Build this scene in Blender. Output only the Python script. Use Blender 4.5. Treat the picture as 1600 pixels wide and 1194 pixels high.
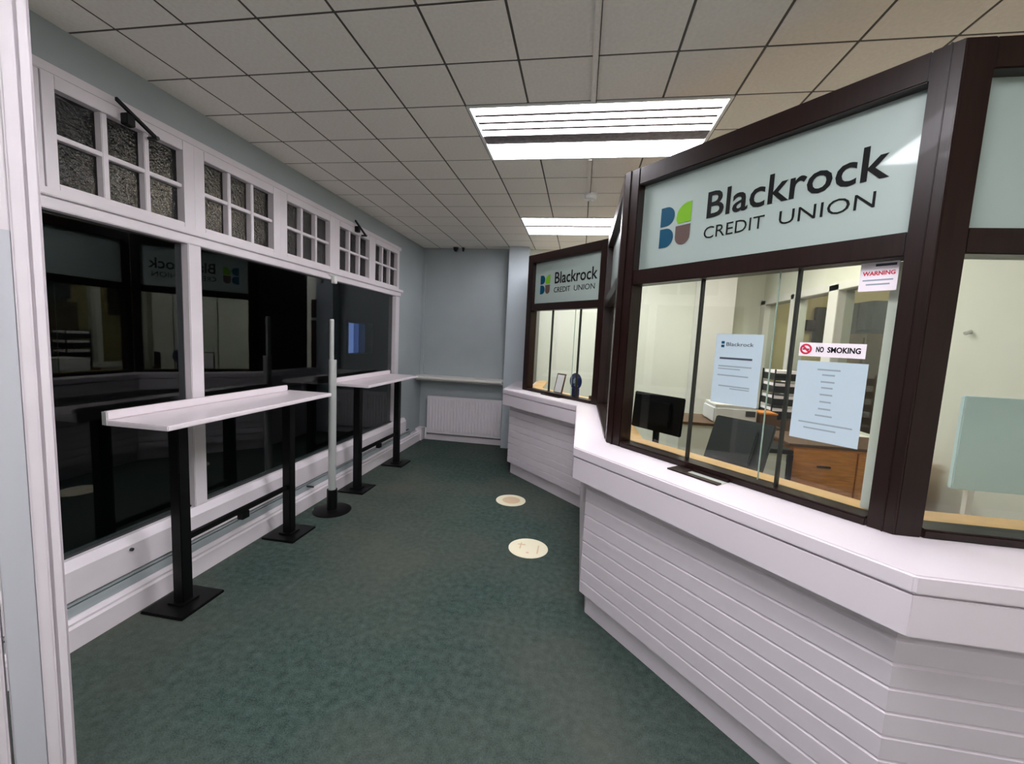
import bpy, bmesh, math, random
from mathutils import Vector, Matrix
random.seed(7)
sc = bpy.context.scene
for o in list(bpy.data.objects):
    bpy.data.objects.remove(o, do_unlink=True)
COL = sc.collection

# ------------------------------------------------------------------ camera, world, exposure
H = 1.6283          # camera height
HC = 2.9352         # ceiling height
cam = bpy.data.cameras.new('camera')
cam.sensor_fit = 'HORIZONTAL'; cam.sensor_width = 36.0; cam.lens = 14.695
cam.clip_start = 0.02; cam.clip_end = 100
camo = bpy.data.objects.new('camera', cam); COL.objects.link(camo)
R3 = Matrix(((0.98567094, -0.06462081, 0.1558106), (0.16141984, 0.09328322, -0.98246724), (0.04895332, 0.99354033, 0.10237764)))
camo.matrix_world = Matrix.Translation((0, 0, H)) @ R3.to_4x4()
sc.camera = camo
w = bpy.data.worlds.new('night'); sc.world = w; w.use_nodes = True
w.node_tree.nodes['Background'].inputs[0].default_value = (0.10, 0.12, 0.16, 1)
w.node_tree.nodes['Background'].inputs[1].default_value = 0.012
vs = sc.view_settings
vs.view_transform = 'Standard'; vs.look = 'None'; vs.gamma = 1.0; vs.use_curve_mapping = False
vs.exposure = 0.72
LIGHT_HALL = 15.0      # strength of the hall light panels
LIGHT_OFFICE = 11.0    # strength of the office light panels

# ------------------------------------------------------------------ materials
def lin(c):
    return tuple(((x / 255) / 12.92 if x / 255 <= 0.04045 else ((x / 255 + 0.055) / 1.055) ** 2.4) for x in c) + (1,)

def mat(name, rgb, rough=0.5, metal=0.0, noise=0.0, scale=30.0, bump=0.0, bscale=200.0, coat=0.0, spec=0.5, stretch=None):
    m = bpy.data.materials.new(name); m.use_nodes = True
    nt = m.node_tree; b = nt.nodes['Principled BSDF']
    c = lin(rgb)
    b.inputs['Base Color'].default_value = c
    b.inputs['Roughness'].default_value = rough
    b.inputs['Metallic'].default_value = metal
    b.inputs['Coat Weight'].default_value = coat
    b.inputs['Coat Roughness'].default_value = 0.05
    b.inputs['Specular IOR Level'].default_value = spec
    tc = nt.nodes.new('ShaderNodeTexCoord')
    mp = nt.nodes.new('ShaderNodeMapping')
    nt.links.new(tc.outputs['Object'], mp.inputs[0])
    if stretch: mp.inputs['Scale'].default_value = stretch
    if noise > 0:
        n = nt.nodes.new('ShaderNodeTexNoise'); n.inputs['Scale'].default_value = scale; n.inputs['Detail'].default_value = 5
        nt.links.new(mp.outputs[0], n.inputs['Vector'])
        r = nt.nodes.new('ShaderNodeValToRGB')
        r.color_ramp.elements[0].position = 0.3; r.color_ramp.elements[1].position = 0.7
        r.color_ramp.elements[0].color = tuple(x * (1 - noise) for x in c[:3]) + (1,)
        r.color_ramp.elements[1].color = tuple(min(1, x * (1 + noise)) for x in c[:3]) + (1,)
        nt.links.new(n.outputs['Fac'], r.inputs[0]); nt.links.new(r.outputs[0], b.inputs['Base Color'])
    if bump > 0:
        n2 = nt.nodes.new('ShaderNodeTexNoise'); n2.inputs['Scale'].default_value = bscale; n2.inputs['Detail'].default_value = 3
        nt.links.new(mp.outputs[0], n2.inputs['Vector'])
        bp = nt.nodes.new('ShaderNodeBump'); bp.inputs['Strength'].default_value = bump; bp.inputs['Distance'].default_value = 0.003
        nt.links.new(n2.outputs['Fac'], bp.inputs['Height']); nt.links.new(bp.outputs[0], b.inputs['Normal'])
    return m

def emit(name, rgb, s):
    m = bpy.data.materials.new(name); m.use_nodes = True
    nt = m.node_tree; nt.nodes.clear()
    e = nt.nodes.new('ShaderNodeEmission'); e.inputs[0].default_value = lin(rgb); e.inputs[1].default_value = s
    o = nt.nodes.new('ShaderNodeOutputMaterial'); nt.links.new(e.outputs[0], o.inputs[0])
    return m

def glass(name, tint, ior=1.45, rough=0.0, bump=0.0, bscale=60.0, refract=False):
    m = bpy.data.materials.new(name); m.use_nodes = True
    nt = m.node_tree; nt.nodes.clear()
    t = nt.nodes.new('ShaderNodeBsdfTransparent'); t.inputs[0].default_value = tuple(tint) + (1,)
    if refract:
        t = nt.nodes.new('ShaderNodeBsdfRefraction'); t.inputs[0].default_value = tuple(tint) + (1,); t.inputs['IOR'].default_value = 1.25; t.inputs['Roughness'].default_value = 0.08
    g = nt.nodes.new('ShaderNodeBsdfGlossy'); g.inputs['Roughness'].default_value = rough
    f = nt.nodes.new('ShaderNodeFresnel')
    gm = nt.nodes.new('ShaderNodeNewGeometry'); iv = nt.nodes.new('ShaderNodeMix')   # same reflectance on both faces of the thin pane
    iv.inputs[2].default_value = ior; iv.inputs[3].default_value = 1 / ior
    nt.links.new(gm.outputs['Backfacing'], iv.inputs[0]); nt.links.new(iv.outputs[0], f.inputs[0])
    mx = nt.nodes.new('ShaderNodeMixShader'); o = nt.nodes.new('ShaderNodeOutputMaterial')
    nt.links.new(f.outputs[0], mx.inputs[0]); nt.links.new(t.outputs[0], mx.inputs[1]); nt.links.new(g.outputs[0], mx.inputs[2])
    nt.links.new(mx.outputs[0], o.inputs[0])
    if bump:
        tc = nt.nodes.new('ShaderNodeTexCoord')
        n = nt.nodes.new('ShaderNodeTexNoise'); n.inputs['Scale'].default_value = bscale; n.inputs['Detail'].default_value = 2
        nt.links.new(tc.outputs['Object'], n.inputs['Vector'])
        b = nt.nodes.new('ShaderNodeBump'); b.inputs['Strength'].default_value = bump; b.inputs['Distance'].default_value = 0.01
        nt.links.new(n.outputs['Fac'], b.inputs['Height']); nt.links.new(b.outputs[0], g.inputs['Normal']); nt.links.new(b.outputs[0], f.inputs['Normal'])
        if refract: nt.links.new(b.outputs[0], t.inputs['Normal'])
    return m

M = {}
M['paint'] = mat('white_gloss_paint', (226, 218, 222), 0.32, noise=0.03, scale=6, bump=0.08, bscale=40)
M['counter'] = mat('white_painted_counter', (232, 222, 228), 0.33, bump=0.04, bscale=60)
M['plank'] = mat('white_painted_board', (222, 213, 219), 0.4, noise=0.02, scale=8)
M['wall'] = mat('blue_grey_wall_paint', (166, 174, 176), 0.6, noise=0.03, scale=3, bump=0.05, bscale=90)
M['cream'] = mat('cream_wall_paint', (222, 222, 208), 0.6, noise=0.02, scale=3)
M['offwhite'] = mat('off_white_paint', (225, 222, 215), 0.5)
M['tile'] = mat('mineral_ceiling_tile', (242, 235, 226), 0.9, noise=0.04, scale=60, bump=0.2, bscale=300)
M['tee'] = mat('grey_ceiling_tee', (74, 70, 62), 0.6)
M['wood'] = mat('dark_stained_wood', (30, 14, 10), 0.33, noise=0.3, scale=6, coat=0.06, spec=0.32, stretch=(12, 12, 0.8))
M['black'] = mat('black_powder_coat', (6, 6, 7), 0.45, spec=0.25)
M['plastic'] = mat('black_plastic', (20, 20, 22), 0.4)
M['greyplastic'] = mat('dark_grey_plastic', (52, 55, 55), 0.5)
M['white'] = mat('white_plastic', (230, 230, 228), 0.35)
M['laminate'] = mat('white_laminate', (236, 226, 230), 0.25)
M['steel'] = mat('brushed_steel', (205, 208, 205), 0.35, metal=0.45)
M['radiator'] = mat('radiator_enamel', (228, 222, 226), 0.3)
M['panelgrey'] = mat('pale_grey_paint', (196, 197, 203), 0.4)
M['pier'] = mat('pale_blue_grey_paint', (196, 206, 212), 0.5)
M['sign'] = mat('frosted_sign_film', (166, 181, 174), 0.4, coat=0.6, noise=0.02, scale=3)
M['ink'] = mat('black_vinyl', (5, 6, 7), 0.6, spec=0.2)
M['teal'] = mat('teal_vinyl', (0, 72, 98), 0.6, spec=0.2)
M['green'] = mat('green_vinyl', (118, 176, 30), 0.6, spec=0.2)
M['brownink'] = mat('taupe_vinyl', (96, 78, 72), 0.6, spec=0.2)
M['paper'] = mat('white_paper', (190, 208, 216), 0.8)
M['paperwhite'] = mat('bright_paper', (250, 240, 246), 0.7)
M['print'] = mat('grey_print', (150, 163, 172), 0.8)
M['printdark'] = mat('dark_print', (70, 74, 88), 0.8)
M['red'] = mat('red_vinyl', (210, 40, 70), 0.5)
M['lightwood'] = mat('light_wood', (222, 176, 118), 0.4, noise=0.12, scale=5, stretch=(2, 2, 12))
M['oak'] = mat('brown_oak_veneer', (206, 132, 58), 0.4, noise=0.25, scale=5, stretch=(2, 2, 14))
M['darkoak'] = mat('dark_brown_veneer', (88, 62, 38), 0.5, noise=0.2, scale=4)
M['navy'] = mat('navy_fabric', (36, 40, 56), 0.8)
M['yellowwall'] = mat('pale_yellow_wall', (214, 196, 150), 0.7)
M['blueprint'] = mat('blue_disc_vinyl', (28, 38, 92), 0.4)
M['palebluesheet'] = mat('pale_blue_panel', (212, 236, 242), 0.6, noise=0.03, scale=4)
M['sticker'] = mat('cream_floor_vinyl', (252, 244, 212), 0.45)
M['stickerprint'] = mat('worn_tan_print', (236, 208, 168), 0.5)
M['street'] = mat('night_asphalt', (40, 42, 45), 0.8)
M['facade'] = mat('night_render_wall', (70, 66, 62), 0.8)
M['gasket'] = mat('dark_gasket', (30, 34, 30), 0.5)
M['glassedge'] = mat('green_glass_edge', (150, 172, 156), 0.2)
M['glass'] = glass('clear_screen_glass', (0.93, 0.96, 0.93))
M['nightglass'] = glass('window_glass', (0.5, 0.55, 0.55), 1.6)
M['obscure'] = glass('obscured_glass', (0.42, 0.42, 0.4), 1.5, 0.10, 1.0, 55, True)
M['panel'] = emit('lit_prismatic_panel', (250, 248, 255), LIGHT_HALL)
M['opanel'] = emit('lit_office_panel', (255, 248, 232), LIGHT_OFFICE)
M['bluelit'] = emit('added_blue_glow', (150, 175, 255), 0.75)  # emission added for a bluish glow in the big window
M['bluelit2'] = emit('added_blue_glow_dimmer', (110, 140, 235), 0.4)
M['bluelit3'] = emit('added_blue_glow_dimmest', (80, 110, 170), 0.2)
M['glintglow'] = emit('added_warm_glow', (255, 240, 222), 4.5)  # emission added to make glints in the obscured transom glass
M['reflector'] = mat('aluminium_louvre', (112, 102, 104), 0.5, metal=0.3, noise=0.35, scale=30)

def carpet():
    m = bpy.data.materials.new('green_loop_carpet'); m.use_nodes = True
    nt = m.node_tree; b = nt.nodes['Principled BSDF']; b.inputs['Roughness'].default_value = 0.95
    b.inputs['Specular IOR Level'].default_value = 0.15
    tc = nt.nodes.new('ShaderNodeTexCoord')
    def N(s, d):
        n = nt.nodes.new('ShaderNodeTexNoise'); n.inputs['Scale'].default_value = s; n.inputs['Detail'].default_value = d
        nt.links.new(tc.outputs['Object'], n.inputs['Vector']); return n
    fine, mid, big = N(170, 3), N(26, 5), N(0.9, 3)
    r = nt.nodes.new('ShaderNodeValToRGB'); r.color_ramp.elements[0].position = 0.32; r.color_ramp.elements[1].position = 0.68
    r.color_ramp.elements[0].color = lin((35, 51, 47)); r.color_ramp.elements[1].color = lin((82, 98, 91))
    a = nt.nodes.new('ShaderNodeMath'); a.operation = 'MULTIPLY_ADD'; a.inputs[1].default_value = 0.55
    mm = nt.nodes.new('ShaderNodeMath'); mm.operation = 'MULTIPLY'; mm.inputs[1].default_value = 0.45
    nt.links.new(mid.outputs['Fac'], mm.inputs[0]); nt.links.new(fine.outputs['Fac'], a.inputs[0]); nt.links.new(mm.outputs[0], a.inputs[2])
    nt.links.new(a.outputs[0], r.inputs[0])
    # trodden, browner patches
    r2 = nt.nodes.new('ShaderNodeValToRGB'); r2.color_ramp.elements[0].position = 0.4; r2.color_ramp.elements[1].position = 0.75
    r2.color_ramp.elements[0].color = (0, 0, 0, 1); r2.color_ramp.elements[1].color = (0.8, 0.8, 0.8, 1)
    nt.links.new(big.outputs['Fac'], r2.inputs[0])
    mx = nt.nodes.new('ShaderNodeMix'); mx.data_type = 'RGBA'
    nt.links.new(r2.outputs[0], mx.inputs[0]); nt.links.new(r.outputs[0], mx.inputs[6]); mx.inputs[7].default_value = lin((92, 92, 84))
    nt.links.new(mx.outputs[2], b.inputs['Base Color'])
    bp = nt.nodes.new('ShaderNodeBump'); bp.inputs['Strength'].default_value = 0.5; bp.inputs['Distance'].default_value = 0.004
    nt.links.new(fine.outputs['Fac'], bp.inputs['Height']); nt.links.new(bp.outputs[0], b.inputs['Normal'])
    return m
M['carpet'] = carpet()

# ------------------------------------------------------------------ builders
ORG = {}
def org(o):
    return ORG.get(o.name, Vector((0, 0, 0)))

class MB:
    """collects solids, builds ONE mesh object"""
    def __init__(s): s.v = []; s.f = []
    def add(s, vs, fs):
        n = len(s.v); s.v += [Vector(p) for p in vs]; s.f += [[i + n for i in f] for f in fs]; return s
    def hexa(s, p):   # 8 points: bottom 4 ccw, top 4 ccw
        return s.add(p, [(3, 2, 1, 0), (4, 5, 6, 7), (0, 1, 5, 4), (1, 2, 6, 5), (2, 3, 7, 6), (3, 0, 4, 7)])
    def box(s, x0, x1, y0, y1, z0, z1):
        return s.hexa([(x0, y0, z0), (x1, y0, z0), (x1, y1, z0), (x0, y1, z0), (x0, y0, z1), (x1, y0, z1), (x1, y1, z1), (x0, y1, z1)])
    def loft(s, rings):   # rings of equal length, closed ends
        k = len(rings[0]); vs = [p for r in rings for p in r]; fs = []
        for j in range(len(rings) - 1):
            for i in range(k):
                a = j * k + i; b = j * k + (i + 1) % k
                fs.append((a, b, b + k, a + k))
        fs.append(tuple(reversed(range(k)))); fs.append(tuple(range((len(rings) - 1) * k, len(rings) * k)))
        return s.add(vs, fs)
    def prism(s, poly, z0, z1):
        return s.loft([[(x, y, z0) for x, y in poly], [(x, y, z1) for x, y in poly]])
    def tube(s, a, b, r, n=16, r2=None):
        a = Vector(a); b = Vector(b); d = (b - a).normalized()
        u = d.orthogonal().normalized(); v = d.cross(u); r2 = r if r2 is None else r2
        f = lambda c, q: [tuple(c + u * math.cos(t) * q + v * math.sin(t) * q) for t in [2 * math.pi * i / n for i in range(n)]]
        return s.loft([f(a, r), f(b, r2)])
    def lathe(s, c, prof, n=32):
        return s.loft([[(c[0] + r * math.cos(2 * math.pi * i / n), c[1] + r * math.sin(2 * math.pi * i / n), c[2] + z) for i in range(n)] for r, z in prof])
    def build(s, name, m, parent=None, loc=None, bevel=0.0, smooth=False, seg=2):
        me = bpy.data.meshes.new(name)
        o_ = Vector(loc) if loc is not None else (org(parent) if parent else Vector((0, 0, 0)))
        me.from_pydata([tuple(p - o_) for p in s.v], [], s.f)
        bm = bmesh.new(); bm.from_mesh(me)
        bmesh.ops.recalc_face_normals(bm, faces=bm.faces)
        if bevel > 0:
            bmesh.ops.bevel(bm, geom=[e for e in bm.edges if len(e.link_faces) == 2 and e.calc_face_angle(0) > 0.5], offset=bevel, segments=seg, affect='EDGES', clamp_overlap=True)
        bm.to_mesh(me); bm.free()
        me.materials.append(m)
        if smooth:
            me.polygons.foreach_set('use_smooth', [True] * len(me.polygons))
            me.set_sharp_from_angle(angle=math.radians(40))
        o = bpy.data.objects.new(name, me); COL.objects.link(o)
        o_ = Vector(o_)
        if parent:
            o.parent = parent
            o.location = o_ - org(parent)
        else:
            o.location = o_
        ORG[o.name] = o_
        return o

def tag(o, label=None, cat=None, group=None, kind=None):
    for k, v in (('label', label), ('category', cat), ('group', group), ('kind', kind)):
        if v: o[k] = v
    return o
def thing(name, label, cat, loc, group=None):
    o = bpy.data.objects.new(name, None); COL.objects.link(o); o.location = loc; o.empty_display_size = 0.1
    ORG[o.name] = Vector(loc)
    return tag(o, label, cat, group)
def struct(name, mb, m, **k):
    return tag(mb.build(name, m, **k), kind='structure')
def structroot(name, loc=(0, 0, 0)):
    o = bpy.data.objects.new(name, None); COL.objects.link(o); o.location = loc; ORG[o.name] = Vector(loc); o['kind'] = 'structure'
    return o
def part(name, parent, m, fill, **k):
    mb = MB(); fill(mb); return mb.build(name, m, parent, **k)

def offset(poly, d):
    """mitred offset of an open polyline, positive = right-hand side of travel (towards the public)"""
    n = len(poly); out = []
    dirs = [(Vector(poly[i + 1]) - Vector(poly[i])).normalized() for i in range(n - 1)]
    nor = [Vector((t.y, -t.x)) for t in dirs]
    for i in range(n):
        p = Vector(poly[i])
        if i == 0: q = p + nor[0] * d
        elif i == n - 1: q = p + nor[-1] * d
        else:
            b = (nor[i - 1] + nor[i]).normalized(); q = p + b * (d / b.dot(nor[i]))
        out.append((q.x, q.y))
    return out
def strip(mb, poly, i, d0, d1, z0, z1, layers=None):
    """solid over facet i between offsets d0 (inner) and d1 (outer); layers=[(z, outer offset)]"""
    A = offset(poly, d0)
    L = layers or [(z0, d1), (z1, d1)]
    rings = []
    for z, d in L:
        B = offset(poly, d)
        rings.append([(B[i][0], B[i][1], z), (B[i + 1][0], B[i + 1][1], z), (A[i + 1][0], A[i + 1][1], z), (A[i][0], A[i][1], z)])
    mb.loft(rings); return mb

class Facet:
    def __init__(s, a, b):
        s.a = Vector(a); s.b = Vector(b); s.L = (s.b - s.a).length
        s.u = (s.b - s.a).normalized(); s.n = Vector((s.u.y, -s.u.x))   # n = outward (public side)
    def p(s, S, t, z):
        q = s.a + s.u * S + s.n * t; return (q.x, q.y, z)
    def box(s, mb, s0, s1, t0, t1, z0, z1):
        return mb.hexa([s.p(s0, t1, z0), s.p(s1, t1, z0), s.p(s1, t0, z0), s.p(s0, t0, z0), s.p(s0, t1, z1), s.p(s1, t1, z1), s.p(s1, t0, z1), s.p(s0, t0, z1)])
    def flat(s, mb, pts, t, th=0.001):   # outline pts (s,z) -> thin solid whose face lies at offset t
        return mb.loft([[s.p(a, t - th, z) for a, z in pts], [s.p(a, t, z) for a, z in pts]])

def text_on(F, txt, s0, s1, z0, z1, t, m, parent, name='lettering', bold=0.0, th=0.001):
    cu = bpy.data.curves.new(name, 'FONT'); cu.body = txt; cu.size = 1.0; cu.offset = bold; cu.resolution_u = 3
    cu.extrude = 0.001
    tmp = bpy.data.objects.new('tmp_text', cu); COL.objects.link(tmp)
    bpy.context.view_layer.update()
    me = bpy.data.meshes.new_from_object(tmp.evaluated_get(bpy.context.evaluated_depsgraph_get()))
    bpy.data.objects.remove(tmp, do_unlink=True)
    xs = [v.co.x for v in me.vertices]; ys = [v.co.y for v in me.vertices]
    x0, x1, y0, y1 = min(xs), max(xs), min(ys), max(ys)
    o_ = org(parent)
    for v in me.vertices:
        S = s0 + (v.co.x - x0) / (x1 - x0) * (s1 - s0)
        Z = z0 + (v.co.y - y0) / (y1 - y0) * (z1 - z0)
        T = t + (th if v.co.z > 0 else 0)
        v.co = Vector(F.p(S, T, Z)) - o_
    me.materials.clear(); me.materials.append(m)
    o = bpy.data.objects.new(name, me); COL.objects.link(o); o.parent = parent
    ORG[o.name] = o_
    return o
def circ(cx, cz, r, n=28, sx=1.0, a0=0, a1=2 * math.pi):
    return [(cx + r * sx * math.cos(a0 + (a1 - a0) * i / n), cz + r * math.sin(a0 + (a1 - a0) * i / n)) for i in range(n)]

# ------------------------------------------------------------------ room shell
XW = -2.433; YB = 6.20; YR = -2.4; XR = 2.40
struct('floor', MB().box(XW - 0.1, 4.6, YR, YB + 0.3, -0.06, 0.0), M['carpet'])
# left wall with openings: big glazing y 1.35..5.20 z 0.44..2.11, transoms z 2.2..2.66
wl = MB()
wl.box(XW - 0.12, XW, YR, YB + 0.25, 2.74, HC + 0.1)
wl.box(XW - 0.12, XW, YR, 1.30, 0, 2.74)
wl.box(XW - 0.12, XW, 5.30, YB + 0.25, 0, 2.74)
wl.box(XW - 0.12, XW, 1.30, 5.30, 0, 0.42)
struct('wall_left', wl, M['wall'])
# back wall: alcove part blue-grey
struct('wall_back', MB().box(XW - 0.12, -0.97, YB, YB + 0.12, 0, HC + 0.1), M['wall'])
struct('wall_annex_back', MB().box(2.45, 4.6, YB, YB + 0.12, 0, HC + 0.1), M['yellowwall'])
struct('wall_office_back', MB().box(-0.97, 2.45, YB, YB + 0.12, 0, HC + 0.1), M['cream'])
struct('wall_pier', MB().box(-1.085, -0.80, 6.02, YB, 0, HC), M['pier'], bevel=0.004)
struct('wall_behind', MB().box(XW - 0.12, 4.6, YR - 0.12, YR, 0, HC + 0.1), M['offwhite'])
struct('wall_outer_right', MB().box(4.5, 4.62, YR, YB, 0, HC + 0.1), M['yellowwall'])
# right wall of the office with glazed partition y 3.0..6.15, z 0.95..2.30
wr = MB()
wr.box(XR, XR + 0.1, YR, 3.62, 0, HC + 0.1)
wr.box(XR, XR + 0.1, 3.62, YB, 2.30, HC + 0.1)
wr.box(XR, XR + 0.1, 3.62, YB, 0, 0.92)
struct('wall_right', wr, M['cream'])
# wall strip with light pier in the office
struct('wall_office_pier', MB().box(1.52, 1.90, 5.75, YB, 0, HC), M['offwhite'], bevel=0.005)

# partition frame inside the office
pf = structroot('window_8', (XR, 4.9, 0.92))
for y0, y1 in ((3.62, 3.70), (4.46, 4.62), (5.30, 5.38), (6.06, 6.20)):
    part('mullion', pf, M['offwhite'], lambda b: b.box(XR - 0.03, XR + 0.12, y0, y1, 0.92, 2.30), bevel=0.004)
part('head_rail', pf, M['offwhite'], lambda b: b.box(XR - 0.03, XR + 0.12, 3.62, 6.2, 2.24, 2.32), bevel=0.004)
part('sill_rail', pf, M['offwhite'], lambda b: b.box(XR - 0.05, XR + 0.12, 3.62, 6.2, 0.88, 0.96), bevel=0.004)
for y0, y1 in ((3.70, 4.46), (4.62, 5.30), (5.38, 6.06)):
    part('pane', pf, M['glass'], lambda b: b.box(XR + 0.04, XR + 0.046, y0, y1, 0.96, 2.24))

# ------------------------------------------------------------------ ceiling: tiles and tees
T = 0.36; GX = -2.174; GY = 1.7242
ceil = structroot('ceiling', (0, 0, HC))
part('ceiling_slab', ceil, M['tee'], lambda b: b.box(XW - 0.12, 4.62, YR, YB + 0.3, HC + 0.09, HC + 0.14))
lights = [(4, 8, 2, 4, 'hall'), (4, 8, 8, 10, 'hall'), (4, 8, -4, -2, 'hall'), (4, 8, -10, -8, 'hall'), (9, 11, 6, 8, 'officehid'), (15, 17, 7, 9, 'annex'), (1, 4, 100, 101, 'none')]
def lit(i, j):
    return any(a <= i < b and c <= j < d for a, b, c, d, k in lights if k != 'none')
def tile_poly(b, i, j):
    x0 = max(GX + i * T + 0.0055, XW); x1 = min(GX + (i + 1) * T - 0.0055, 4.6)
    y0 = GY + j * T + 0.0055; y1 = min(GY + (j + 1) * T - 0.0055, YB)
    if x1 - x0 < 0.02 or y1 - y0 < 0.02: return False
    b.box(x0, x1, y0, y1, HC, HC + 0.014); return True
proto = None
for j in range(-1, 13):
    for i in range(-1, 14):
        if lit(i, j): continue
        full = 0 <= i <= 12 and j <= 11
        if full and proto is not None:
            o = bpy.data.objects.new('ceiling_tile', proto.data); COL.objects.link(o); o.parent = ceil
            o.location = proto.location + Vector(((i - pi_) * T, (j - pj_) * T, 0)); continue
        mb = MB()
        if not tile_poly(mb, i, j): continue
        cx = GX + (i + 0.5) * T; cy = GY + (j + 0.5) * T
        o = mb.build('ceiling_tile', M['tile'], ceil, loc=(cx, cy, HC), bevel=0.002, seg=1)
        if full: proto = o; pi_, pj_ = i, j
far = MB()
for j in range(-12, 13):
    for i in range(-1, 20):
        if lit(i, j) or (-1 <= j and i < 14): continue
        tile_poly(far, i, j)
tag(far.build('ceiling_tile', M['tile'], ceil), kind='stuff')
for i in range(0, 20):
    x = GX + i * T; wd = 0.009 if i % 2 == 0 else 0.007
    part('ceiling_tee', ceil, M['tee'], lambda b: b.box(x - wd, x + wd, YR, YB, HC + 0.002, HC + 0.03))
for j in range(-11, 13):
    y = GY + j * T
    part('ceiling_tee', ceil, M['tee'], lambda b: b.box(XW, 4.6, y - 0.007, y + 0.007, HC + 0.0022, HC + 0.0295))

def ceiling_light(i0, i1, j0, j1, label, group, pm, strips=True):
    x0, x1 = GX + i0 * T, GX + i1 * T; y0, y1 = GY + j0 * T, GY + j1 * T
    cx, cy = (x0 + x1) / 2, (y0 + y1) / 2
    t = thing('ceiling_light', label, 'ceiling light', (cx, cy, HC), group)
    def fr(b):
        b.box(x0 + .003, x1 - .003, y0 + .003, y0 + 0.02, HC - 0.006, HC + 0.03); b.box(x0 + .003, x1 - .003, y1 - 0.02, y1 - .003, HC - 0.006, HC + 0.03)
        b.box(x0 + .003, x0 + 0.02, y0 + 0.02, y1 - 0.02, HC - 0.006, HC + 0.03); b.box(x1 - 0.02, x1 - .003, y0 + 0.02, y1 - 0.02, HC - 0.006, HC + 0.03)
    part('frame', t, M['white'], fr)
    part('housing', t, M['white'], lambda b: b.box(x0 + .02, x1 - .02, y0 + .02, y1 - .02, HC + 0.05, HC + 0.085))
    if strips:
        f = (y1 - y0)
        bands = [(0.03, 0.135), (0.155, 0.25), (0.27, 0.365), (0.385, 0.485)] if j0 != 8 else [(0.03, 0.22), (0.24, 0.42)]
        gap0, gap1 = (0.495, 0.655) if j0 != 8 else (0.43, 0.53)
        for a, c in list(zip([q[1] for q in bands], [q[0] for q in bands[1:]])):
            part('louvre_blade', t, M['reflector'], lambda b: b.box(x0 + .03, x1 - .03, y0 + f * a - .004, y0 + f * c + .004, HC - 0.006, HC + 0.012))
        for a, c in bands:
            part('diffuser', t, pm, lambda b: b.box(x0 + .022, x1 - .022, y0 + f * a, y0 + f * c, HC - 0.003, HC + 0.010))
        part('louvre_channel', t, M['reflector'], lambda b: b.box(x0 + .022, x1 - .022, y0 + f * gap0, y0 + f * gap1, HC - 0.002, HC + 0.04))
        part('diffuser', t, pm, lambda b: b.box(x0 + .022, x1 - .022, y0 + f * (gap1 + 0.01), y0 + f * 0.97, HC - 0.004, HC + 0.010))
    else:
        part('diffuser', t, pm, lambda b: b.box(x0 + .022, x1 - .022, y0 + .022, y1 - .022, HC - 0.004, HC + 0.010))
    return t
ceiling_light(4, 8, 2, 4, 'large near bank of lit white fluorescent panels in the grid ceiling', 'fluorescent banks in the hall ceiling', M['panel'])
ceiling_light(4, 8, 8, 10, 'smaller looking lit fluorescent bank in the far part of the ceiling', 'fluorescent banks in the hall ceiling', M['panel'])
ceiling_light(4, 8, -4, -2, 'lit fluorescent bank in the ceiling above and behind the viewer', 'fluorescent banks in the hall ceiling', M['panel'])

ceiling_light(4, 8, -10, -8, 'added unseen fluorescent bank far behind the viewer, giving extra bounce light', 'fluorescent banks in the hall ceiling', M['panel'])  # unseen bank, added to bounce more light onto the ceiling
ceiling_light(15, 17, 7, 9, 'added unseen ceiling panel brightening the side room beyond the glazed partition', 'lit panels over the office', M['opanel'], False)  # unseen panel, added so the side room is not dark
ceiling_light(9, 11, 6, 8, 'lit square office panel in the ceiling behind the lettered near screen', 'lit panels over the office', M['opanel'], False)

# ------------------------------------------------------------------ left glazing
XG = -2.455
def jamb(root, name, y0, y1, z0, z1, xo=-2.40, bev=0.004):
    return part(name, root, M['paint'], lambda b: b.box(-2.50, xo, y0, y1, z0, z1), bevel=bev)
# big window 1 and 2
w1 = structroot('window_1', (-2.45, 1.8, 0.44))
jamb(w1, 'jamb', 1.30, 1.345, 0.44, 2.11); jamb(w1, 'mullion', 2.265, 2.355, 0.44, 2.11)
part('pane', w1, M['nightglass'], lambda b: b.box(XG, XG + .006, 1.345, 2.265, 0.44, 2.11))
part('glazing_bead', w1, M['greyplastic'], lambda b: b.box(XG + .006, XG + .022, 1.345, 2.265, 0.44, 0.452))
w2 = structroot('window_2', (-2.45, 3.8, 0.44))
jamb(w2, 'jamb', 5.195, 5.30, 0.44, 2.11)
part('pane', w2, M['nightglass'], lambda b: b.box(XG, XG + .006, 2.355, 5.195, 0.44, 2.11))
part('glazing_bead', w2, M['greyplastic'], lambda b: b.box(XG + .006, XG + .022, 2.355, 5.195, 0.44, 0.452))
# header band between glazing and transoms, with small moulding
struct('trim_1', MB().box(-2.50, -2.395, 1.30, 5.33, 2.11, 2.20).box(-2.395, -2.375, 1.30, 5.36, 2.165, 2.20), M['paint'], bevel=0.004)
struct('trim_2', MB().box(-2.50, -2.40, 1.30, 5.33, 2.70, 2.745), M['paint'], bevel=0.004)
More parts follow.
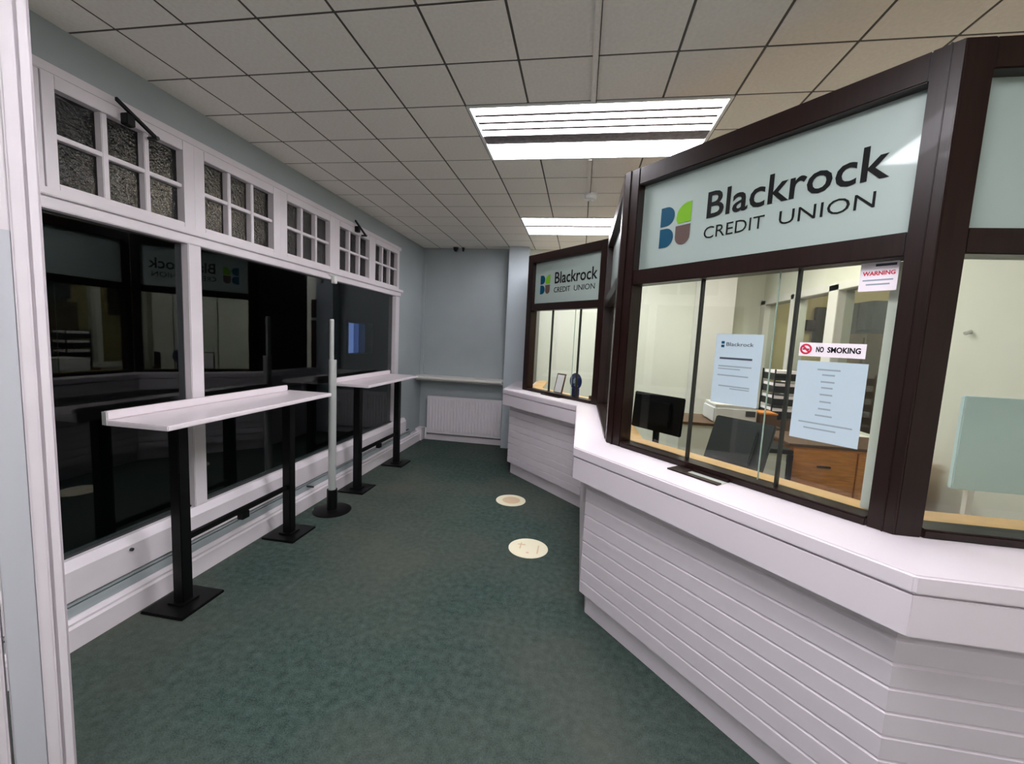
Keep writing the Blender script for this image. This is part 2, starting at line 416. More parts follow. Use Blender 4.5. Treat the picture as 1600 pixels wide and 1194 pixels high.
# transom windows: (glass y0, y1)
TR = [(1.632, 2.25), (2.39, 2.995), (3.145, 3.735), (3.895, 4.485), (4.625, 5.215)]
edges = [1.585] + [(TR[i][1] + TR[i + 1][0]) / 2 for i in range(4)] + [5.27]
struct('trim_3', MB().box(-2.50, -2.405, 1.30, 1.583, 2.20, 2.70), M['paint'], bevel=0.003)
for k, (g0, g1) in enumerate(TR):
    r_ = structroot('window_%d' % (k + 3), (-2.45, (g0 + g1) / 2, 2.2))
    e0, e1 = edges[k] + 0.0003, edges[k + 1] - 0.0003
    x0, x1 = -2.49, -2.40
    part('stile', r_, M['paint'], lambda b: b.box(x0, x1, e0, g0, 2.20, 2.70))
    part('stile', r_, M['paint'], lambda b: b.box(x0, x1, g1, e1, 2.20, 2.70))
    part('rail', r_, M['paint'], lambda b: b.box(x0, x1, g0, g1, 2.645, 2.70), bevel=0.003)
    part('rail', r_, M['paint'], lambda b: b.box(x0, x1, g0, g1, 2.20, 2.232), bevel=0.003)
    wd = g1 - g0
    part('glazing_bar', r_, M['paint'], lambda b: b.box(x0 + .02, x1 - .012, g0, g1, 2.432, 2.454), bevel=0.003)
    cols = [(g0, g0 + wd / 3 - 0.014), (g0 + wd / 3 + 0.014, g0 + 2 * wd / 3 - 0.014), (g0 + 2 * wd / 3 + 0.014, g1)]
    for a, b_ in ((cols[0][1], cols[1][0]), (cols[1][1], cols[2][0])):
        part('glazing_bar', r_, M['paint'], lambda b: b.box(x0 + .02, x1 - .010, a, b_, 2.232, 2.645), bevel=0.003)
    for (a, b_) in cols:
        for z0, z1 in ((2.232, 2.432), (2.454, 2.645)):
            part('pane', r_, M['obscure'], lambda b: b.box(-2.455, -2.449, a, b_, z0, z1))
# apron, recess band, skirting under the glazing
struct('trim_4', MB().loft([[(-2.50, y, 0.235), (-2.385, y, 0.235), (-2.375, y, 0.245), (-2.375, y, 0.395), (-2.405, y, 0.44), (-2.50, y, 0.44)] for y in (0.4, 5.55)]), M['paint'])
struct('trim_5', MB().box(-2.433, -2.392, 0.4, 5.75, 0.212, 0.228).box(-2.433, -2.396, 0.4, 5.75, 0.15, 0.20), M['wall'])
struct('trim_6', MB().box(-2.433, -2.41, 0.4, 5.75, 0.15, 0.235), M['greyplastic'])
struct('baseboard_left', MB().loft([[(-2.433, y, 0.0), (-2.355, y, 0.0), (-2.355, y, 0.112), (-2.368, y, 0.122), (-2.368, y, 0.134), (-2.385, y, 0.15), (-2.433, y, 0.15)] for y in (YR, YB - 0.17)]), M['paint'])
struct('baseboard_back', MB().box(XW, -0.96, YB - 0.05, YB, 0, 0.09), M['paint'], bevel=0.004)
struct('trim_7', MB().box(XW, -2.33, YB - 0.17, YB, 0.0, 0.19), M['paint'], bevel=0.006)
# alcove sill and upright
struct('trim_8', MB().box(XW, -1.085, YB - 0.30, YB, 0.975, 1.012).box(XW, -1.085, YB - 0.225, YB - 0.2, 0.945, 0.975), M['offwhite'], bevel=0.005)
struct('trim_9', MB().box(XW, -2.385, YB - 0.04, YB, 1.012, HC - 0.25), M['wall'], bevel=0.004)
# left foreground post (architrave at the end of a partition)
PR = Vector((-1.55, 1.007)); pu = Vector((0.5446, 0.8387))
FP = Facet(PR - pu * 0.17, PR)      # faces the passage; s measured from the door side
def sb(b):                          # distance along the face whose sight line has x/y = b
    return 0.17 - (-1.55 - b * 1.007) / (0.5446 - b * 0.8387)
pst = structroot('trim_10', (-1.60, 0.94, 0))
part('post_core', pst, M['paint'], lambda b: FP.box(b, sb(-1.800), 0.17, -0.10, -0.0, 0, HC - .001), bevel=0.003)
part('architrave', pst, M['paint'], lambda b: FP.box(b, sb(-1.655), sb(-1.596), 0.0, 0.012, 0, HC - .001), bevel=0.005)
part('architrave', pst, M['paint'], lambda b: FP.box(b, sb(-1.590), 0.1695, 0.0, 0.009, 0, HC - .001), bevel=0.005)
part('lower_panel', pst, M['panelgrey'], lambda b: FP.box(b, sb(-1.795), sb(-1.657), 0.0, 0.002, 0, 1.86), bevel=0.001)
part('door_edge', pst, M['paint'], lambda b: FP.box(b, sb(-1.870), sb(-1.815), -0.06, 0.004, 0, HC - .001), bevel=0.005)
part('closer_bracket', pst, M['greyplastic'], lambda b: FP.box(b, sb(-1.765), sb(-1.70), 0.012, 0.03, 2.395, 2.415))

# ------------------------------------------------------------------ street outside
struct('pavement_outside', MB().box(-14, XW - 0.13, -6, 22, -0.2, -0.12), M['street'])
bld = thing('building', 'dark building across the street with added bluish and warm glowing panes', 'building', (-9.2, 8, -0.12))
part('wall', bld, M['facade'], lambda b: b.box(-9.4, -9.05, -4, 21, -0.12, 5))
fr_ = part('window', bld, M['white'], lambda b: b.box(-9.06, -9.0, 15.2, 17.2, 0.7, 2.0))
for y0, y1, mm in ((15.27, 15.62, 'bluelit'), (15.66, 16.0, 'bluelit2'), (16.04, 16.5, 'bluelit3')):  # glowing panes stand in for the bluish glow in the big window
    part('pane', fr_, M[mm], lambda b: b.box(-9.02, -8.99, y0, y1, 0.76, 1.94))
for y0, y1 in ((7.3, 8.0), (8.15, 8.9), (9.3, 9.8)):  # lit windows added only to put glints in the transom glass
    f2 = part('window', bld, M['white'], lambda b: b.box(-9.06, -9.0, y0, y1, 3.97, 4.3))
    part('pane', f2, M['glintglow'], lambda b: b.box(-9.02, -8.99, y0 + .05, y1 - .05, 4.0, 4.27))

# ------------------------------------------------------------------ counter
O = [(-0.88, 6.0), (-0.88, 4.88), (0.0, 3.97), (0.0, 2.386), (0.96, 1.27), (2.4, 1.27)]
I = [(-0.66, 6.0), (-0.66, 4.96), (0.19, 4.08), (0.19, 2.56), (1.088, 1.555), (2.4, 1.555)]
NF = 5
def base(name, facets, label, loc):
    t = thing(name, label, 'counter', loc)
    for i in facets:
        part('carcass', t, M['offwhite'], lambda b: strip(b, O, i, -0.135, -0.107, 0.135, 0.972))
        part('kick_board', t, M['plank'], lambda b: strip(b, O, i, -0.150, -0.128, 0.0, 0.135), bevel=0.003)
        for k in range(8):
            z0 = 0.141 + 0.081 * k; z1 = z0 + 0.081 - 0.0035
            part('plank', t, M['plank'], lambda b: strip(b, O, i, -0.107, -0.09, z0, z1, [(z0, -0.088), (z1 - 0.010, -0.088), (z1, -0.098)]))
        part('frieze_rail', t, M['plank'], lambda b: strip(b, O, i, -0.107, -0.088, 0.789, 0.85))
        part('fascia', t, M['counter'], lambda b: strip(b, O, i, -0.107, -0.004, 0.845, 0.969), bevel=0.002)
    return t
base('reception_counter', (0, 1), 'white boarded counter front of the far teller position', (-0.5, 4.6, 0))
base('reception_counter', (2, 3, 4), 'white boarded counter front of the large near teller position', (0.5, 2.0, 0))
ct = thing('worktop', 'continuous white worktop angling along both teller counters', 'worktop', (0.3, 2.9, 0.972))
Oi = offset(I, -0.16)
part('slab', ct, M['counter'], lambda b: b.prism(O + list(reversed(offset(I, -0.12))), 0.974, 1.03), bevel=0.006, seg=3)
part('inner_ledge', ct, M['lightwood'], lambda b: b.prism(offset(I, -0.097) + list(reversed(offset(I, -0.23))), 1.03, 1.052), bevel=0.002)

# ------------------------------------------------------------------ screens
ZS0, ZS1, ZG1, ZT1, ZH0, ZH1 = 1.03, 1.062, 1.965, 2.045, 2.508, 2.60
def lettering(F, s0, sc_, z0, par, mirror=False):
    """logo and name; s0 = left of logo, sc_ = scale in s"""
    t = -0.0485
    def S(x): return s0 + x * sc_
    zc = lambda z: z
    lw, lh, g = 0.085, 0.098, 0.012
    zb = 2.152
    # four rounded quadrants
    def D(x, z, kind):
        pts = []
        w_, h_ = lw, lh
        if kind == 'B':     # flat left, rounded right
            r = h_ / 2
            pts = [(x, z), (x + w_ - r, z)] + [(x + w_ - r + r * math.sin(a), z + r - r * math.cos(a)) for a in [math.pi * k / 12 for k in range(1, 12)]] + [(x + w_ - r, z + h_), (x, z + h_)]
        elif kind == 'C':   # square right/top corner, rounded left
            r = w_ * 0.8
            pts = [(x + w_, z), (x + w_, z + h_), (x + r, z + h_)] + [(x + r - r * math.sin(a), z + h_ - r + r * math.cos(a)) for a in [math.pi / 2 * k / 8 for k in range(1, 9)]] + [(x, z + 0.02), (x + 0.012, z)]
        else:               # U: rounded bottom
            r = w_ / 2
            pts = [(x + w_, z + r), (x + w_, z + h_), (x, z + h_), (x, z + r)] + [(x + r - r * math.cos(a), z + r - r * 1.0 * math.sin(a)) for a in [math.pi * k / 12 for k in range(1, 12)]]
        return [(S(p), q) for p, q in pts]
    for nm, x, z, k, m in (('logo_quarter', 0, zb + lh + g, 'B', 'teal'), ('logo_quarter', 0, zb, 'B', 'teal'), ('logo_quarter', lw + g, zb + lh + g, 'C', 'green'), ('logo_quarter', lw + g, zb, 'U', 'brownink')):
        mb = MB(); F.flat(mb, D(x, z, k), t + 0.0005, 0.0015)
        o = mb.build(nm, M[m], par)
        o['label'] = {'B': 'teal logo quarter', 'C': 'green logo quarter', 'U': 'taupe logo quarter'}[k]
    text_on(F, 'Blackrock', S(0.268), S(0.955), 2.252, 2.376, t, M['ink'], par, 'lettering', bold=0.012)
    text_on(F, 'CREDIT', S(0.262), S(0.545), 2.158, 2.214, t, M['ink'], par, 'lettering', bold=-0.004)
    text_on(F, 'UNION', S(0.605), S(0.925), 2.158, 2.214, t, M['ink'], par, 'lettering', bold=-0.004)

def screen(name, label, a, b, sl, sr, ml, mr, sign, seams, loc):
    """a,b plan points of public face; sl,sr stile widths; ml,mr mitre bisector handled by polygons"""
    F = Facet(a, b); L = F.L
    t = thing(name, label, 'screen', loc)
    D_ = 0.095
    e0, e1 = ml, L - mr
    if sl: part('stile', t, M['wood'], lambda m: F.box(m, e0, sl, -D_, 0.0, ZS0, ZH1), bevel=0.004)
    if sr: part('stile', t, M['wood'], lambda m: F.box(m, L - sr, e1, -D_, 0.0, ZS0, ZH1), bevel=0.004)
    i0, i1 = (sl or e0), L - (sr or mr)
    part('head', t, M['wood'], lambda m: F.box(m, i0, i1, -D_, -0.002, ZH0, ZH1), bevel=0.004)
    part('transom', t, M['wood'], lambda m: F.box(m, i0, i1, -D_, -0.006, ZG1, ZT1), bevel=0.004)
    part('sill', t, M['wood'], lambda m: F.box(m, i0, i1, -D_, 0.004, ZS0, ZS1), bevel=0.006)
    if sign == 'sign':
        sp = part('sign_panel', t, M['sign'], lambda m: F.box(m, i0, i1, -0.056, -0.050, ZT1, ZH0))
    else:
        sp = part('upper_pane', t, M['glass'], lambda m: F.box(m, i0, i1, -0.056, -0.050, ZT1, ZH0))
    # sliding panes
    cuts = [i0] + seams + [i1]
    for k in range(len(cuts) - 1):
        off = 0.012 * (k % 2)
        part('pane', t, M['glass'], lambda m: F.box(m, cuts[k] + (0.0 if k else 0), cuts[k + 1], -0.062 - off, -0.056 - off, ZS1, ZG1))
        if k:
            part('pane_seal', t, M['gasket'], lambda m: F.box(m, cuts[k] - 0.004, cuts[k] + 0.005, -0.076, -0.052, ZS1, ZG1))
    if seams:
        part('pane_edge', t, M['glassedge'], lambda m: F.box(m, seams[-1] - 0.078, seams[-1] - 0.074, -0.066, -0.060, ZS1, ZG1))
    return t, F, sp
A, B, C, Dp = I[3], I[4], I[2], I[1]
# near angled screen
near, FN, sgn = screen('teller_screen', 'dark wood framed angled screen with the largest lettered sign panel', A, B, 0.108, 0.075, 0.0, 0.0, 'sign', [0.51, 0.94], (0.64, 2.06, 1.03))
part('stile_bead', near, M['wood'], lambda m: FN.box(m, 0.04, 0.05, 0.0, 0.006, ZS0, ZH1), bevel=0.002)
part('stile_bead', near, M['wood'], lambda m: FN.box(m, FN.L - 0.034, FN.L - 0.028, 0.0, 0.006, ZS0, ZH1), bevel=0.002)
part('liner_post', near, M['offwhite'], lambda m: FN.box(m, FN.L - 0.128, FN.L - 0.078, -0.135, -0.097, ZS1, ZG1), bevel=0.003)
lettering(FN, 0.235, 1.0, 0, sgn)
tr = part('transaction_tray', near, M['wood'], lambda m: (FN.box(m, 0.52, 0.60, 0.004, 0.105, 1.0305, 1.037), FN.box(m, 0.60, 0.78, 0.07, 0.105, 1.0305, 1.037), FN.box(m, 0.60, 0.78, 0.004, 0.022, 1.0305, 1.042)), bevel=0.001)
part('tray_dish', tr, M['steel'], lambda m: FN.box(m, 0.60, 0.78, 0.022, 0.07, 1.0305, 1.0325))
# right screen (parallel to the room)
rt, FR, upr = screen('teller_screen', 'dark wood framed screen at the right edge, its pale upper panel without lettering', B, I[5], 0.085, 0.06, 0.002, 0.0, 'sign', [], (1.75, 1.55, 1.03))
part('stile', rt, M['wood'], lambda m: FR.box(m, 1.20, 1.26, -0.095, -0.002, ZS0, ZH1), bevel=0.004)
part('liner_strip', rt, M['offwhite'], lambda m: FR.box(m, 0.087, 0.105, -0.095, -0.07, ZS1, ZH0))
# link screen going back from A to C
lk, FL, lks = screen('teller_screen', 'narrow looking dark framed screen linking the two counters, seen edge on', C, A, 0.06, 0.07, 0.0, 0.002, 'sign', [0.75], (0.19, 3.3, 1.03))
# far screen
fs, FF, fsg = screen('teller_screen', 'small far dark framed screen with the second lettered sign panel', Dp, C, 0.09, 0.08, 0.0, 0.0, 'sign', [0.42, 0.86], (-0.24, 4.52, 1.03))
lettering(FF, 0.185, 0.93, 0, fsg)
part('transaction_tray', fs, M['wood'], lambda m: FF.box(m, 0.42, 0.72, 0.004, 0.05, 1.0305, 1.04), bevel=0.001)
# end return of the far screen back to the pier
part('end_panel', fs, M['wood'], lambda m: m.box(-0.66, -0.60, 4.97, 6.0, ZS0, ZH1), bevel=0.004)
# corner core posts
part('corner_post', near, M['wood'], lambda m: m.prism([(0.193, 2.561), (0.255, 2.49), (0.33, 2.60), (0.285, 2.66), (0.193, 2.66)], ZS0 + .001, ZH1 - .002))
part('corner_post', near, M['wood'], lambda m: m.prism([(1.04, 1.61), (1.088, 1.5565), (1.15, 1.557), (1.16, 1.65), (1.11, 1.69)], ZS0 + .001, ZH1 - .002))

# ------------------------------------------------------------------ notices on the near screen
def notice(name, label, cat, F, s0, s1, z0, z1, m, t=-0.0555, skew=0.0):
    c = F.p((s0 + s1) / 2, t, z0)
    mb = MB(); F.flat(mb, [(s0 + skew, z0), (s1 + skew, z0), (s1, z1), (s0, z1)], t + 0.001, 0.001)
    return tag(mb.build(name, m, loc=c), label, cat)
def lines(F, par, rows, m, t):
    for (s0, s1, z, h) in rows:
        mb = MB(); F.flat(mb, [(s0, z), (s1, z), (s1, z + h), (s0, z + h)], t, 0.0006)
        mb.build('printed_line', m, par)
tN = -0.0555
p1 = notice('notice', 'pale printed notice with small logo heading taped left of the screen middle', 'notice', FN, 0.612, 0.83, 1.375, 1.70, M['paper'], tN)
text_on(FN, 'Blackrock', 0.665, 0.79, 1.645, 1.662, tN + .001, M['printdark'], p1, 'lettering')
lines(FN, p1, [(0.640, 0.655, 1.655, 0.012), (0.640, 0.655, 1.638, 0.012)], M['teal'], tN + .0016)
lines(FN, p1, [(0.638, 0.79, 1.583, 0.009)], M['printdark'], tN + .0016)
lines(FN, p1, [(0.635, 0.79, 1.548, 0.006), (0.635, 0.74, 1.536, 0.005), (0.635, 0.78, 1.505, 0.006), (0.645, 0.79, 1.455, 0.006), (0.70, 0.79, 1.445, 0.005)], M['print'], tN + .0016)
p2 = notice('notice', 'larger pale blue list notice below the red and white sticker', 'notice', FN, 0.972, 1.203, 1.285, 1.60, M['paper'], tN)
cx = 1.085
lines(FN, p2, [(cx - a, cx + a * 0.9, z, 0.006) for a, z in ((0.04, 1.565), (0.022, 1.545), (0.024, 1.518), (0.02, 1.495), (0.022, 1.468), (0.02, 1.44), (0.022, 1.412), (0.03, 1.385))] + [(1.0, 1.18, 1.352, 0.006), (1.02, 1.13, 1.33, 0.006)], M['print'], tN + .0016)
ns = notice('sticker', 'white no smoking strip with red prohibition symbol above the list notice', 'sticker', FN, 0.972, 1.19, 1.618, 1.672, M['paperwhite'], tN)
mb = MB()
ring_o = circ(0.996, 1.646, 0.021, 28); ring_i = circ(0.996, 1.646, 0.014, 28)
for k in range(28):
    q = [ring_o[k], ring_o[(k + 1) % 28], ring_i[(k + 1) % 28], ring_i[k]]
    FN.flat(mb, q, tN + .0018, 0.0008)
FN.flat(mb, [(0.981, 1.656), (0.986, 1.661), (1.012, 1.636), (1.007, 1.631)], tN + .0022, 0.0008)
mb.build('prohibition_symbol', M['red'], ns)
mb = MB(); FN.flat(mb, [(0.984, 1.643), (1.008, 1.643), (1.008, 1.648), (0.984, 1.648)], tN + .0016, 0.0006); mb.build('cigarette_mark', M['printdark'], ns)
text_on(FN, 'NO', 1.032, 1.058, 1.635, 1.657, tN + .001, M['ink'], ns, 'lettering', bold=0.03)
text_on(FN, 'SMOKING', 1.070, 1.175, 1.635, 1.657, tN + .001, M['ink'], ns, 'lettering', bold=0.03)
ws = notice('sticker', 'small square warning sticker in the top right corner of the glass', 'sticker', FN, 1.142, 1.25, 1.862, 1.963, M['paperwhite'], tN)
text_on(FN, 'WARNING', 1.150, 1.242, 1.917, 1.932, tN + .001, M['red'], ws, 'lettering', bold=0.03)
lines(FN, ws, [(1.185, 1.243, 1.948, 0.009)], M['printdark'], tN + .0016)
lines(FN, ws, [(1.152, 1.238, 1.898, 0.005), (1.163, 1.23, 1.883, 0.005)], M['print'], tN + .0016)

# ------------------------------------------------------------------ inside the office
# lower desk following the near screens
dk = thing('desk', 'light wood staff desk behind the near angled screen', 'desk', (0.95, 2.6, 0))
inn = offset(I, -0.24); inn2 = offset(I, -0.85)
part('desktop', dk, M['lightwood'], lambda b: b.prism([inn[3], inn[4], (2.39, inn[5][1]), (2.39, inn2[5][1]), inn2[4], inn2[3]], 0.74, 0.77), bevel=0.003)
for k in (3, 4):
    p = Vector(inn2[k]); part('leg', dk, M['greyplastic'], lambda b: b.box(p.x - .025, p.x + .025, p.y - .07, p.y - .02, 0, 0.74))
part('leg', dk, M['greyplastic'], lambda b: b.box(2.3, 2.35, inn2[5][1] - .07, inn2[5][1] - .02, 0, 0.74))
part('leg', dk, M['greyplastic'], lambda b: b.box(2.3, 2.35, inn[5][1] + .02, inn[5][1] + .07, 0, 0.74))

def monitor(label, c, yaw, tilt, w_, h_, zbot, zdesk, mback):
    """c = plan point of the screen centre, yaw = direction the back faces"""
    t = thing('monitor', label, 'monitor', (c[0], c[1], zdesk), 'computer monitors on the staff desk')
    Mx = Matrix.Translation((c[0], c[1], zbot + h_ / 2)) @ Matrix.Rotation(yaw, 4, 'Z') @ Matrix.Rotation(tilt, 4, 'X')
    def put(name, boxes, m, bev=0.006, par=t):
        mb = MB()
        for (x0, x1, y0, y1, z0, z1) in boxes:
            q = MB().box(x0, x1, y0, y1, z0, z1); mb.add([Mx @ v for v in q.v], q.f)
        return mb.build(name, m, par, bevel=bev)
    put('back_shell', [(-w_ / 2, w_ / 2, -0.018, 0.0, -h_ / 2, h_ / 2), (-w_ * 0.3, w_ * 0.3, -0.04, -0.018, -h_ * 0.32, h_ * 0.32)], mback)
    put('screen', [(-w_ / 2 + .01, w_ / 2 - .01, 0.0005, 0.003, -h_ / 2 + .012, h_ / 2 - .012)], M['greyplastic'], 0)
    bx = Vector((c[0], c[1], 0)) 
    part('neck', t, mback, lambda b: b.tube((c[0], c[1], zdesk + .02), (c[0], c[1], zbot + h_ * 0.35), 0.022))
    part('foot', t, mback, lambda b: b.lathe((c[0], c[1], zdesk), [(0.12, 0.001), (0.115, 0.012), (0.03, 0.022)]), smooth=True)
    return t
monitor('black monitor seen from behind at the left end of the near screen', (0.545, 2.915), math.radians(-48), math.radians(-4), 0.40, 0.25, 1.055, 0.77, M['black'])
monitor('dark grey tilted monitor back in the middle of the near screen', (0.895, 2.44), math.radians(-48), math.radians(-22), 0.33, 0.30, 0.95, 0.77, M['greyplastic'])
# printer on a low cabinet
cab = thing('cabinet', 'low cream cabinet under the printer at the back of the office', 'cabinet', (1.35, 4.2, 0))
part('body', cab, M['cream'], lambda b: b.box(0.95, 1.80, 4.0, 4.5, 0.0, 0.93), bevel=0.004)
part('worktop', cab, M['darkoak'], lambda b: b.box(0.93, 1.82, 3.98, 4.52, 0.93, 0.955), bevel=0.003)
pn = thing('printer', 'pale grey office printer behind the tilted monitor', 'printer', (1.45, 4.2, 0.955))
part('body', pn, M['white'], lambda b: b.box(1.25, 1.62, 4.05, 4.4, 0.956, 1.10), bevel=0.012)
part('output_slot', pn, M['greyplastic'], lambda b: b.box(1.52, 1.60, 4.04, 4.052, 1.03, 1.08))
part('lid', pn, M['offwhite'], lambda b: b.box(1.26, 1.61, 4.06, 4.39, 1.10, 1.125), bevel=0.006)
bx = thing('box', 'small brown cardboard box beside the printer', 'box', (1.72, 4.15, 0.955))
part('body', bx, M['darkoak'], lambda b: b.box(1.65, 1.79, 4.06, 4.25, 0.956, 1.06), bevel=0.002)
part('lid', bx, M['oak'], lambda b: b.box(1.645, 1.795, 4.055, 4.255, 1.06, 1.075), bevel=0.002)
# brown cupboard
cb = thing('cupboard', 'brown oak cupboard seen below the pale blue notice', 'cupboard', (1.85, 3.3, 0))
part('body', cb, M['oak'], lambda b: b.box(1.47, 2.30, 3.10, 3.55, 0.0, 0.99), bevel=0.004)
part('top', cb, M['darkoak'], lambda b: b.box(1.455, 2.315, 3.085, 3.56, 0.99, 1.01), bevel=0.003)
for x0, x1 in ((1.485, 1.88), (1.89, 2.285)):
    d = part('door', cb, M['oak'], lambda b: b.box(x0, x1, 3.082, 3.10, 0.05, 0.975), bevel=0.003)
    part('handle', d, M['black'], lambda b: b.box((x0 + x1) / 2 - .04, (x0 + x1) / 2 + .04, 3.07, 3.082, 0.86, 0.872))
# cream pedestal with a dark rim
pd = thing('pedestal', 'cream drawer pedestal with black top left of the oak cupboard', 'pedestal', (1.36, 3.3, 0))
part('body', pd, M['cream'], lambda b: b.box(1.22, 1.42, 3.02, 3.4, 0.03, 0.95), bevel=0.004)
part('top', pd, M['black'], lambda b: b.box(1.20, 1.45, 3.0, 3.42, 0.95, 0.98), bevel=0.004)
part('edge_strip', pd, M['black'], lambda b: b.box(1.42, 1.45, 3.0, 3.42, 0.0, 0.95))
for z in (0.08, 0.36, 0.64):
    dd = part('drawer', pd, M['cream'], lambda b: b.box(1.225, 1.415, 3.005, 3.02, z, z + 0.26), bevel=0.003)
# letter rack
lr = thing('letter_rack', 'black stacked letter rack with white papers on the partition rail', 'letter rack', (2.1, 4.75, 0.93))
part('stand', lr, M['darkoak'], lambda b: b.box(1.92, 2.34, 4.6, 5.0, 0.0, 0.93), bevel=0.004)
for k in range(4):
    s_ = part('tray', lr, M['black'], lambda b: b.box(1.99, 2.22, 4.64, 4.94, 0.95 + k * .13, 1.02 + k * .13), bevel=0.003)
    part('paper_stack', s_, M['paperwhite'], lambda b: b.box(2.0, 2.21, 4.65, 4.93, 1.02 + k * .13, 1.05 + k * .13))
for y in (4.645, 4.935):
    part('rack_side', lr, M['black'], lambda b: b.box(1.98, 1.99, y - .008, y + .008, 0.93, 1.45))
# pale blue panel standing in for a reflection in the right screen glass
dv = thing('reflection_panel', 'pale blue panel standing in for a reflection in the right screen', 'reflection panel', (1.9, 2.16, 0.77))
part('panel', dv, M['palebluesheet'], lambda b: b.box(1.70, 2.38, 2.14, 2.165, 1.05, 1.475), bevel=0.004)
for x in (1.78, 2.30):
    part('post', dv, M['white'], lambda b: b.box(x - .012, x + .012, 2.14, 2.164, 0.771, 1.05))
    part('foot', dv, M['white'], lambda b: b.box(x - .03, x + .03, 2.08, 2.22, 0.7705, 0.785))
# hook on the office wall
tag(MB().tube((2.365, 3.055, 1.80), (2.399, 3.055, 1.815), 0.012).build('wall_hook', M['steel'], loc=(2.39, 3.055, 1.8), smooth=True), 'tiny grey hook on the cream wall behind the right screen', 'hook')
# dark door on the office back wall
dr = structroot('door_1', (-0.62, YB, 0))
part('leaf', dr, M['wood'], lambda b: b.box(-0.76, -0.62, YB - 0.05, YB - 0.002, 0, 2.1), bevel=0.004)
part('handle', dr, M['white'], lambda b: b.box(-0.74, -0.60, YB - 0.10, YB - 0.05, 1.77, 1.81), bevel=0.006)
# wall panel joints seen through the far screen
struct('trim_11', MB().box(-0.36, -0.33, YB - 0.012, YB, 0.1, 2.5).box(0.28, 0.32, YB - 0.012, YB, 0.1, 2.5), M['offwhite'])
# through the partition: wardrobe, dark board, framed item
wd_ = thing('wardrobe', 'brown wardrobe in the room beyond the glazed partition', 'wardrobe', (3.2, 5.15, 0))
part('body', wd_, M['darkoak'], lambda b: b.box(2.87, 3.6, 4.80, 5.42, 0, 1.86), bevel=0.004)
dw = part('door', wd_, M['darkoak'], lambda b: b.box(2.85, 2.87, 4.83, 5.39, 0.08, 1.82), bevel=0.004)
part('handle', dw, M['steel'], lambda b: b.tube((2.84, 5.3, 0.95), (2.84, 5.3, 1.1), 0.008))
bg = thing('storage_bag', 'dark navy bag lying on top of the brown wardrobe', 'bag', (3.2, 5.1, 1.86))
part('body', bg, M['navy'], lambda b: b.box(2.88, 3.5, 4.82, 5.38, 1.861, 2.20), bevel=0.05, smooth=True, seg=4)
part('strap', bg, M['black'], lambda b: b.box(2.865, 2.88, 5.0, 5.06, 1.87, 2.18))
nb = thing('wall_cabinet', 'black stepped boxes fixed on the pale yellow wall beyond the partition', 'wall cabinet', (3.1, 6.2, 1.75))
part('body', nb, M['plastic'], lambda b: b.box(3.04, 3.24, YB - 0.08, YB - 0.001, 1.70, 2.24), bevel=0.005)
part('side_box', nb, M['plastic'], lambda b: b.box(2.93, 3.04, YB - 0.07, YB - 0.001, 1.93, 2.07), bevel=0.005)

# far teller things
rs = thing('round_sign', 'round blue symbol sign standing behind the far screen', 'sign', (0, 0, 0))
c_ = FF.p(0.80, -0.11, 1.052); rs.location = c_; ORG[rs.name] = Vector(c_)
def disc(mb, cx, cz, r, t0, t1, sx=1.0):
    mb.loft([[FF.p(a, t0, z) for a, z in circ(cx, cz, r, 32, sx)], [FF.p(a, t1, z) for a, z in circ(cx, cz, r, 32, sx)]])
part('disc', rs, M['blueprint'], lambda m: disc(m, 0.80, 1.215, 0.088, -0.115, -0.108))
part('stand', rs, M['blueprint'], lambda m: FF.box(m, 0.755, 0.845, -0.13, -0.10, 1.052, 1.14), bevel=0.002)
part('symbol', rs, M['print'], lambda m: (FF.flat(m, [(0.765, 1.19), (0.80, 1.19), (0.80, 1.25), (0.785, 1.25), (0.765, 1.23)], -0.1065), FF.flat(m, [(0.81, 1.215), (0.83, 1.215), (0.83, 1.25), (0.81, 1.25)], -0.1065), FF.flat(m, [(0.785, 1.165), (0.835, 1.155), (0.84, 1.175), (0.79, 1.185)], -0.1065)))
lh = thing('leaflet_holder', 'tan framed leaflet stand left of the round blue sign', 'leaflet holder', FF.p(0.53, -0.12, 1.052))
def lean(m, s0, s1, t0, t1, z0, z1, th):
    m.hexa([FF.p(s0, t0, z0), FF.p(s1, t0, z0), FF.p(s1, t0 - th, z0), FF.p(s0, t0 - th, z0), FF.p(s0, t1, z1), FF.p(s1, t1, z1), FF.p(s1, t1 - th, z1), FF.p(s0, t1 - th, z1)])
part('frame', lh, M['darkoak'], lambda m: lean(m, 0.46, 0.60, -0.10, -0.15, 1.052, 1.27, 0.008))
part('leaflet', lh, M['paperwhite'], lambda m: lean(m, 0.475, 0.585, -0.098, -0.1455, 1.066, 1.256, 0.002))
tag(part('card_box', None, M['darkoak'], lambda m: FF.box(m, 1.0, 1.07, -0.16, -0.11, 1.0525, 1.09), bevel=0.004, loc=FF.p(1.03, -0.13, 1.0525)), 'small brown box at the right end behind the far screen', 'box')
tag(part('card_reader', None, M['greyplastic'], lambda m: FF.box(m, 1.0, 1.06, -0.215, -0.18, 1.0525, 1.26), bevel=0.006, loc=FF.p(1.03, -0.20, 1.0525)), 'grey upright card reader at the right end of the far screen', 'card reader')

